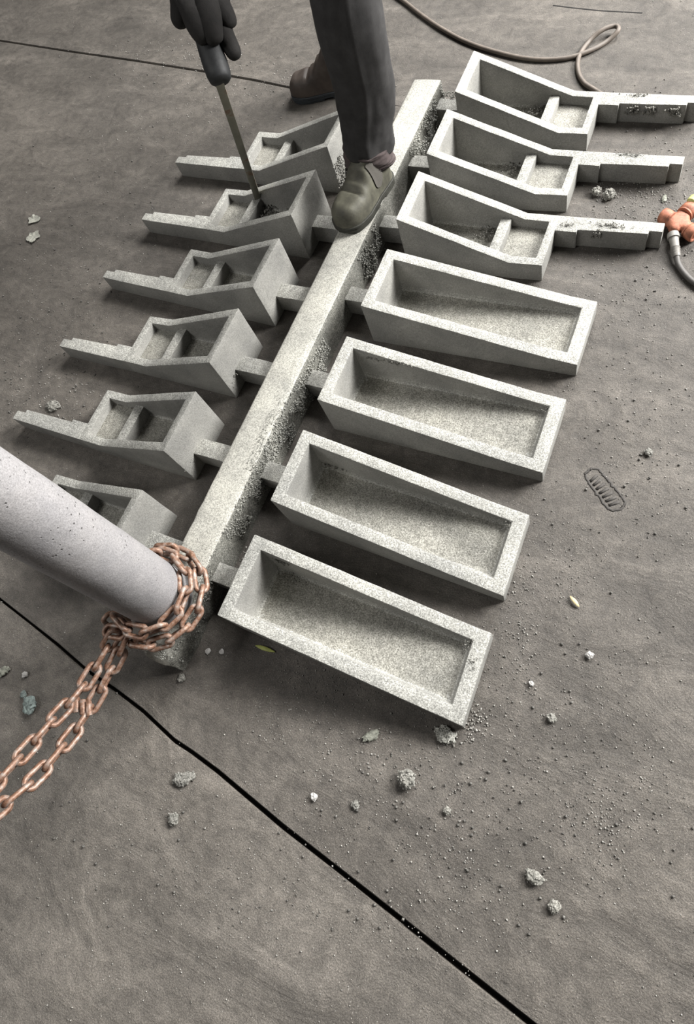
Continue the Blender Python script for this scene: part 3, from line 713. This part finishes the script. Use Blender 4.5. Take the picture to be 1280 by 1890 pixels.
# ---------------------------------------------------------------- the worker
person = None
def W(px, py, dz=0.0): return atd(px, py, D+dz)
PEL = Vector((-0.13, 1.80, 1.02)); HIPF = Vector((-0.02, 1.72, 0.98)); HIPR = Vector((-0.24, 1.88, 0.98))
KNF = Vector((0.035, 1.47, 0.70)); ANF = Vector((0.03, 1.455, 0.24))
KNR = Vector((-0.22, 1.90, 0.55)); ANR = Vector((-0.37, 2.115, 0.11))
CH = Vector((-0.16, 1.50, 1.36)); NK = Vector((-0.18, 1.33, 1.52)); HD = Vector((-0.19, 1.23, 1.63))
SHR = Vector((-0.37, 1.42, 1.40)); SHL = Vector((0.05, 1.40, 1.41)); ELL = Vector((0.20, 1.28, 1.14)); HNL = Vector((0.10, 1.44, 1.00))
WRR = W(362, -85, -0.02); ELR = Vector((-0.43, 1.22, 1.10))
vs = [PEL, (PEL+CH)/2, CH, NK, HD+Vector((0, 0.02, -0.03)), HD+Vector((0, -0.01, 0.06)),
      SHR, ELR, WRR, SHL, ELL, HNL, HIPF, KNF, ANF, HIPR, KNR, ANR,
      HD+Vector((-0.005, -0.105, 0.0)), HD+Vector((0.08, 0.01, 0.0)), HD+Vector((-0.08, 0.01, 0.0)), HD+Vector((-0.003, -0.07, -0.075))]
es = [(0, 1), (1, 2), (2, 3), (3, 4), (4, 5), (2, 6), (6, 7), (7, 8), (2, 9), (9, 10), (10, 11), (0, 12), (12, 13), (13, 14), (0, 15), (15, 16), (16, 17), (4, 18), (4, 19), (4, 20), (4, 21)]
rs = [0.12, 0.12, 0.12, 0.055, 0.085, 0.08, 0.055, 0.042, 0.03, 0.055, 0.042, 0.028, 0.08, 0.058, 0.04, 0.08, 0.058, 0.04, 0.016, 0.014, 0.014, 0.035]
person = link('person', skin_mesh(vs, es, rs, 0, 2), M['skin'])
tag(person, 'worker in dark trousers and black gloves, one dusty boot on the runner bar', 'person')
# hair
bm = bmesh.new(); bmesh.ops.create_uvsphere(bm, u_segments=20, v_segments=12, radius=0.112)
for v in bm.verts: v.co.z = max(v.co.z, -0.02+0.25*min(0, -v.co.y)); v.co += Vector((0, 0.015, 0.055))+HD
link('hair', finish(bm), M['hair'], person)
for sx in (-1, 1):
    bm = bmesh.new(); bmesh.ops.create_uvsphere(bm, u_segments=10, v_segments=8, radius=0.012)
    bmesh.ops.translate(bm, verts=bm.verts, vec=HD+Vector((0.03*sx, -0.08, 0.022))); link('eye', finish(bm), M['white_chip'], person)
# jacket
jv = [PEL+Vector((-0.01, 0.03, -0.07)), (PEL+CH)/2, CH, NK.lerp(CH, 0.35), SHR, ELR, WRR.lerp(ELR, 0.06), SHL, ELL, HNL.lerp(ELL, 0.12)]
link('jacket', skin_mesh(jv, [(0, 1), (1, 2), (2, 3), (2, 4), (4, 5), (5, 6), (2, 7), (7, 8), (8, 9)], [0.17, 0.165, 0.155, 0.08, 0.085, 0.064, 0.052, 0.085, 0.064, 0.048], 0, 2), M['jacket'], person)
# trousers: lofted legs, folds, open hems
def leg(path, radii, hem_tilt, fold):
    P = spline(path, 12); n = 72; V = []; F = []; nr = len(P)
    def rad(t):
        x = t*(len(radii)-1); i = min(int(x), len(radii)-2); return radii[i]+(radii[i+1]-radii[i])*(x-i)
    for i, p in enumerate(P):
        t = i/(nr-1); tn = (P[min(i+1, nr-1)]-P[max(i-1, 0)]).normalized()
        if i == 0: tn = hem_tilt.normalized()
        a0 = Vector((1, 0, 0)); a0 = (a0-tn*a0.dot(tn)).normalized(); b0 = tn.cross(a0)
        for k in range(n):
            a = 2*math.pi*k/n; r = rad(t)
            f = 1+fold*(0.05*math.sin(3*a+t*5)+0.06*noise.noise((math.cos(a)*2.0, math.sin(a)*2.0, t*7))+0.03*noise.noise((math.cos(a)*4.0, math.sin(a)*4.0, t*16)))
            f += 0.05*math.exp(-((a-5.15)/0.10)**2)      # pressed seam along the front
            V.append(p+r*f*(math.cos(a)*a0+math.sin(a)*b0))
    for i in range(nr-1):
        for k in range(n): F.append((i*n+k, i*n+(k+1) % n, (i+1)*n+(k+1) % n, (i+1)*n+k))
    base = len(V)                                        # turned-in hem
    for k in range(n): V.append(P[0]+(V[k]-P[0])*0.93+Vector((0, 0, 0.004)))
    for k in range(n): V.append(P[1]+(V[n+k]-P[1])*0.90)
    for k in range(n):
        j = (k+1) % n; F.append((j, k, base+k, base+j)); F.append((base+j, base+k, base+n+k, base+n+j))
    F.append(tuple(range((nr-1)*n, nr*n)))
    return V, F
VV = []; FF = []
def addv(vf):
    b = len(VV); VV.extend(vf[0]); FF.extend(tuple(i+b for i in f) for f in vf[1])
fl = [Vector((0.003, 1.428, 0.270)), Vector((0.010, 1.445, 0.35)), Vector((0.028, 1.462, 0.48)), KNF, KNF.lerp(HIPF, 0.5)+Vector((0.01, -0.01, 0)), HIPF+Vector((0, 0, 0.04))]
addv(leg(fl, [0.081, 0.083, 0.088, 0.097, 0.11, 0.125], Vector((0.10, 0.22, 1)), 1.0))
rl = [ANR+Vector((0.0, 0, 0.03)), ANR.lerp(KNR, 0.35), KNR, KNR.lerp(HIPR, 0.5), HIPR+Vector((0, 0, 0.04))]
addv(leg(rl, [0.080, 0.084, 0.095, 0.11, 0.125], (KNR-ANR), 1.0))
bm = bmesh.new(); bmesh.ops.create_uvsphere(bm, u_segments=24, v_segments=14, radius=1.0)
for v in bm.verts: v.co = PEL+Vector((0, 0.02, -0.01))+Vector((v.co.x*0.19, v.co.y*0.155, v.co.z*0.15))
tm = bpy.data.meshes.new('t'); bm.to_mesh(tm); bm.free()
addv(([v.co.copy() for v in tm.vertices], [tuple(p.vertices) for p in tm.polygons]))
tr = link('trousers', pyd(VV, FF, True), M['trouser'], person)
# brown cuff band showing below the front hem
cf = [Vector((0.002, 1.422, 0.228)), Vector((0.003, 1.426, 0.250)), Vector((0.004, 1.430, 0.290))]
cv, cf_ = leg(cf, [0.0795, 0.080, 0.081], Vector((0.10, 0.22, 1)), 1.0)
tag(link('cuff', pyd(cv, cf_, True), M['cuff'], tr), 'brown turned cuff')

# boots: one surface over a foot-shaped section law
BL = 0.285; BK = BL/0.325
def interp(x, tab):
    for (a, u), (b, v) in zip(tab, tab[1:]):
        if x <= b: t = (x-a)/(b-a); t = t*t*(3-2*t); return u+(v-u)*t
    return tab[-1][1]
HT = [(0, 0.062), (0.012, 0.064), (0.05, 0.068), (0.10, 0.074), (0.14, 0.090), (0.18, 0.128), (0.215, 0.165), (0.25, 0.170), (0.325, 0.170)]
WT = [(0, 0.014), (0.012, 0.036), (0.05, 0.056), (0.10, 0.063), (0.15, 0.058), (0.20, 0.050), (0.26, 0.047), (0.30, 0.040), (0.318, 0.026), (0.325, 0.014)]
def foot_w(x):
    w0 = interp(x, [(0, 0.058), (0.05, 0.057), (0.10, 0.061), (0.15, 0.056), (0.20, 0.050), (0.325, 0.046)])
    e = max(0.0, 1-x/0.075); f = max(0.0, (x-0.27)/0.055)
    return w0*math.sqrt(max(0.0, 1-e**2.2))*math.sqrt(max(0.0, 1-min(1, f)**2.2))+0.002
def boot_pt(x, a, grow=0.0):
    x0 = x; x = x/BK
    h = interp(x, HT)-0.012*math.exp(-((x-0.112)/0.008)**2)*max(0, math.sin(a))**6-0.006*math.exp(-((x-0.128)/0.006)**2)*max(0, math.cos(a+0.5)); wd = foot_w(x)+grow
    e = max(0.0, 1-x/0.05); h *= math.sqrt(max(0.0, 1-e**2.4))*0.97+0.03
    cs, sn = math.cos(a), math.sin(a); pw = 0.62
    yy = wd*math.copysign(abs(cs)**pw, cs); zz = (h+grow)*abs(sn)**(0.72)
    tall = max(0, h-0.085)/0.085                           # shaft leans in above the ankle
    yy *= 1-0.16*tall*(zz/max(h, 1e-4))**2
    xx = x0
    if x > 0.26: xx = x0-0.012*math.sin(min(1, zz/0.17)*math.pi)*((x-0.26)/0.065)
    return Vector((xx, yy, zz))
def make_boot(name, toe, heel, z, mu, ms, gusset):
    d = Vector((heel[0]-toe[0], heel[1]-toe[1], 0)).normalized(); s = Vector((-d.y, d.x, 0))   # along, across
    O = Vector((toe[0], toe[1], z))
    T = lambda p, dz=0.026: O+d*p.x+s*p.y+Vector((0, 0, p.z+dz))
    nx, na = 54, 28; V = []; F = []
    for i in range(nx+1):
        x = BL*(1-math.cos(math.pi*i/nx))/2
        for k in range(na+1): V.append(T(boot_pt(x, math.pi*k/na)))
    w_ = na+1
    for i in range(nx):
        for k in range(na): F.append((i*w_+k, i*w_+k+1, (i+1)*w_+k+1, (i+1)*w_+k))
        F.append((i*w_, (i+1)*w_, (i+1)*w_+na, i*w_+na))
    F.append(tuple(range(w_))); F.append(tuple(range(nx*w_, (nx+1)*w_))[::-1])
    bm = bmesh.new(); bm.from_mesh(pyd(V, F)); b = link(name, finish(bm), mu, person)
    # sole with welt and heel block
    bm = bmesh.new(); out = []
    for i in range(37):
        x = BL*(1-math.cos(math.pi*i/36))/2; out.append((x, foot_w(x/BK)+0.006))
    pl = [(x-0.004 if i == 0 else x, y) for i, (x, y) in enumerate(out)]+[(x, -y) for x, y in out[::-1]]
    def ex(pl, z0, z1):
        q = [(T(Vector((x, y, 0)), 0).x, T(Vector((x, y, 0)), 0).y) for x, y in pl]; prism(bm, q, z+z0, z+z1)
    ex([(x, y*0.97) for x, y in pl], 0.008, 0.020); ex(pl, 0.020, 0.030)
    ex([(x, y*0.94) for x, y in pl if x > 0.185], 0.0, 0.008); ex([(x, y*0.94) for x, y in pl if x < 0.165 and x > 0.01], 0.0, 0.008)
    link('sole', finish(bm, 0.0015, 1), ms, b)
    if gusset:
        for side in (0, 1):
            V = []; F = []; nu, nv = 10, 16
            for i in range(nu+1):
                for k in range(nv+1):
                    u = i/nu*2-1; v = k/nv
                    hw = 0.024*math.sqrt(max(0.0, 1-(max(0.0, 1-v/0.22))**2)) if v < 0.22 else 0.024
                    x = 0.183+u*max(hw, 0.002); a = math.pi*(0.035+0.33*v)
                    if side: a = math.pi-a
                    V.append(T(boot_pt(x, a, 0.0022)))
            for i in range(nu):
                for k in range(nv):
                    q = (i*(nv+1)+k, i*(nv+1)+k+1, (i+1)*(nv+1)+k+1, (i+1)*(nv+1)+k); F.append(q)
            bm = bmesh.new(); bm.from_mesh(pyd(V, F)); bmesh.ops.recalc_face_normals(bm, faces=bm.faces)
            bmesh.ops.solidify(bm, geom=bm.faces[:], thickness=0.0016)
            link('elastic_gusset', finish(bm), M['elastic'], b)
    return b
tag(make_boot('boot', (-0.030, 1.190), (0.034, 1.508), RH+0.001, M['boot'], M['sole'], True), 'dusty olive slip-on boot standing on the runner bar')
tag(make_boot('boot', (-0.655, 2.008), (-0.358, 2.085), 0.001, M['boot_dark'], M['sole_blue'], False), 'dark brown boot standing on the floor behind')
# right glove closing on the grip, fingers drawn over the top of the handle
r_ = lambda px: px*PX
gv = [W(372, -6, 0.0), W(366, -50, -0.01), W(360, -100, -0.01),
      W(350, 0, 0.0), W(340, 14, -0.010), W(331, 36, -0.018), W(334, 52, -0.016),
      W(358, 14, -0.03), W(362, 40, -0.048), W(374, 66, -0.046), W(385, 80, -0.038),
      W(382, 14, -0.035), W(386, 40, -0.052), W(394, 68, -0.048), W(402, 84, -0.038),
      W(396, 6, -0.012), W(408, 22, -0.025), W(423, 42, -0.022), W(425, 54, -0.010),
      W(398, 36, 0.004), W(414, 66, -0.008), W(428, 90, -0.014), W(438, 110, -0.012)]
ge = [(0, 1), (1, 2), (0, 3), (3, 4), (4, 5), (5, 6), (0, 7), (7, 8), (8, 9), (9, 10), (0, 11), (11, 12), (12, 13), (13, 14), (0, 15), (15, 16), (16, 17), (17, 18), (0, 19), (19, 20), (20, 21), (21, 22)]
gr = [50, 50, 52, 32, 27, 20, 12, 30, 25, 20, 14, 30, 25, 20, 14, 32, 25, 18, 13, 26, 19, 17, 13]
tag(link('glove', skin_mesh(gv, ge, [r_(x) for x in gr], 0, 2), M['glove'], person), 'black work glove gripping the bar')
# left glove resting above the bent knee
hn = HNL; fd = Vector((-0.15, -0.35, -0.9)).normalized(); sd = Vector((1, -0.3, 0)).normalized(); od = fd.cross(sd)
lv = [hn, hn-fd*0.07]; le = [(0, 1)]; lr = [0.036, 0.040]
for k, (o_, L_) in enumerate(((-0.033, 0.07), (-0.011, 0.085), (0.011, 0.082), (0.033, 0.065))):
    b = len(lv); lv += [hn+fd*0.045+sd*o_, hn+fd*(0.045+L_*0.5)+sd*o_*1.1+od*0.012, hn+fd*(0.045+L_)+sd*o_*1.1+od*0.004]; lr += [0.013, 0.012, 0.010]
    le += [(0, b), (b, b+1), (b+1, b+2)]
b = len(lv); lv += [hn+sd*-0.05+fd*0.02, hn+sd*-0.065+fd*0.055, hn+sd*-0.066+fd*0.085]; lr += [0.015, 0.013, 0.011]; le += [(0, b), (b, b+1), (b+1, b+2)]
link('glove', skin_mesh(lv, le, lr, 0, 2), M['glove'], person)

for o in bpy.data.objects:
    if '_w' in o: del o['_w']
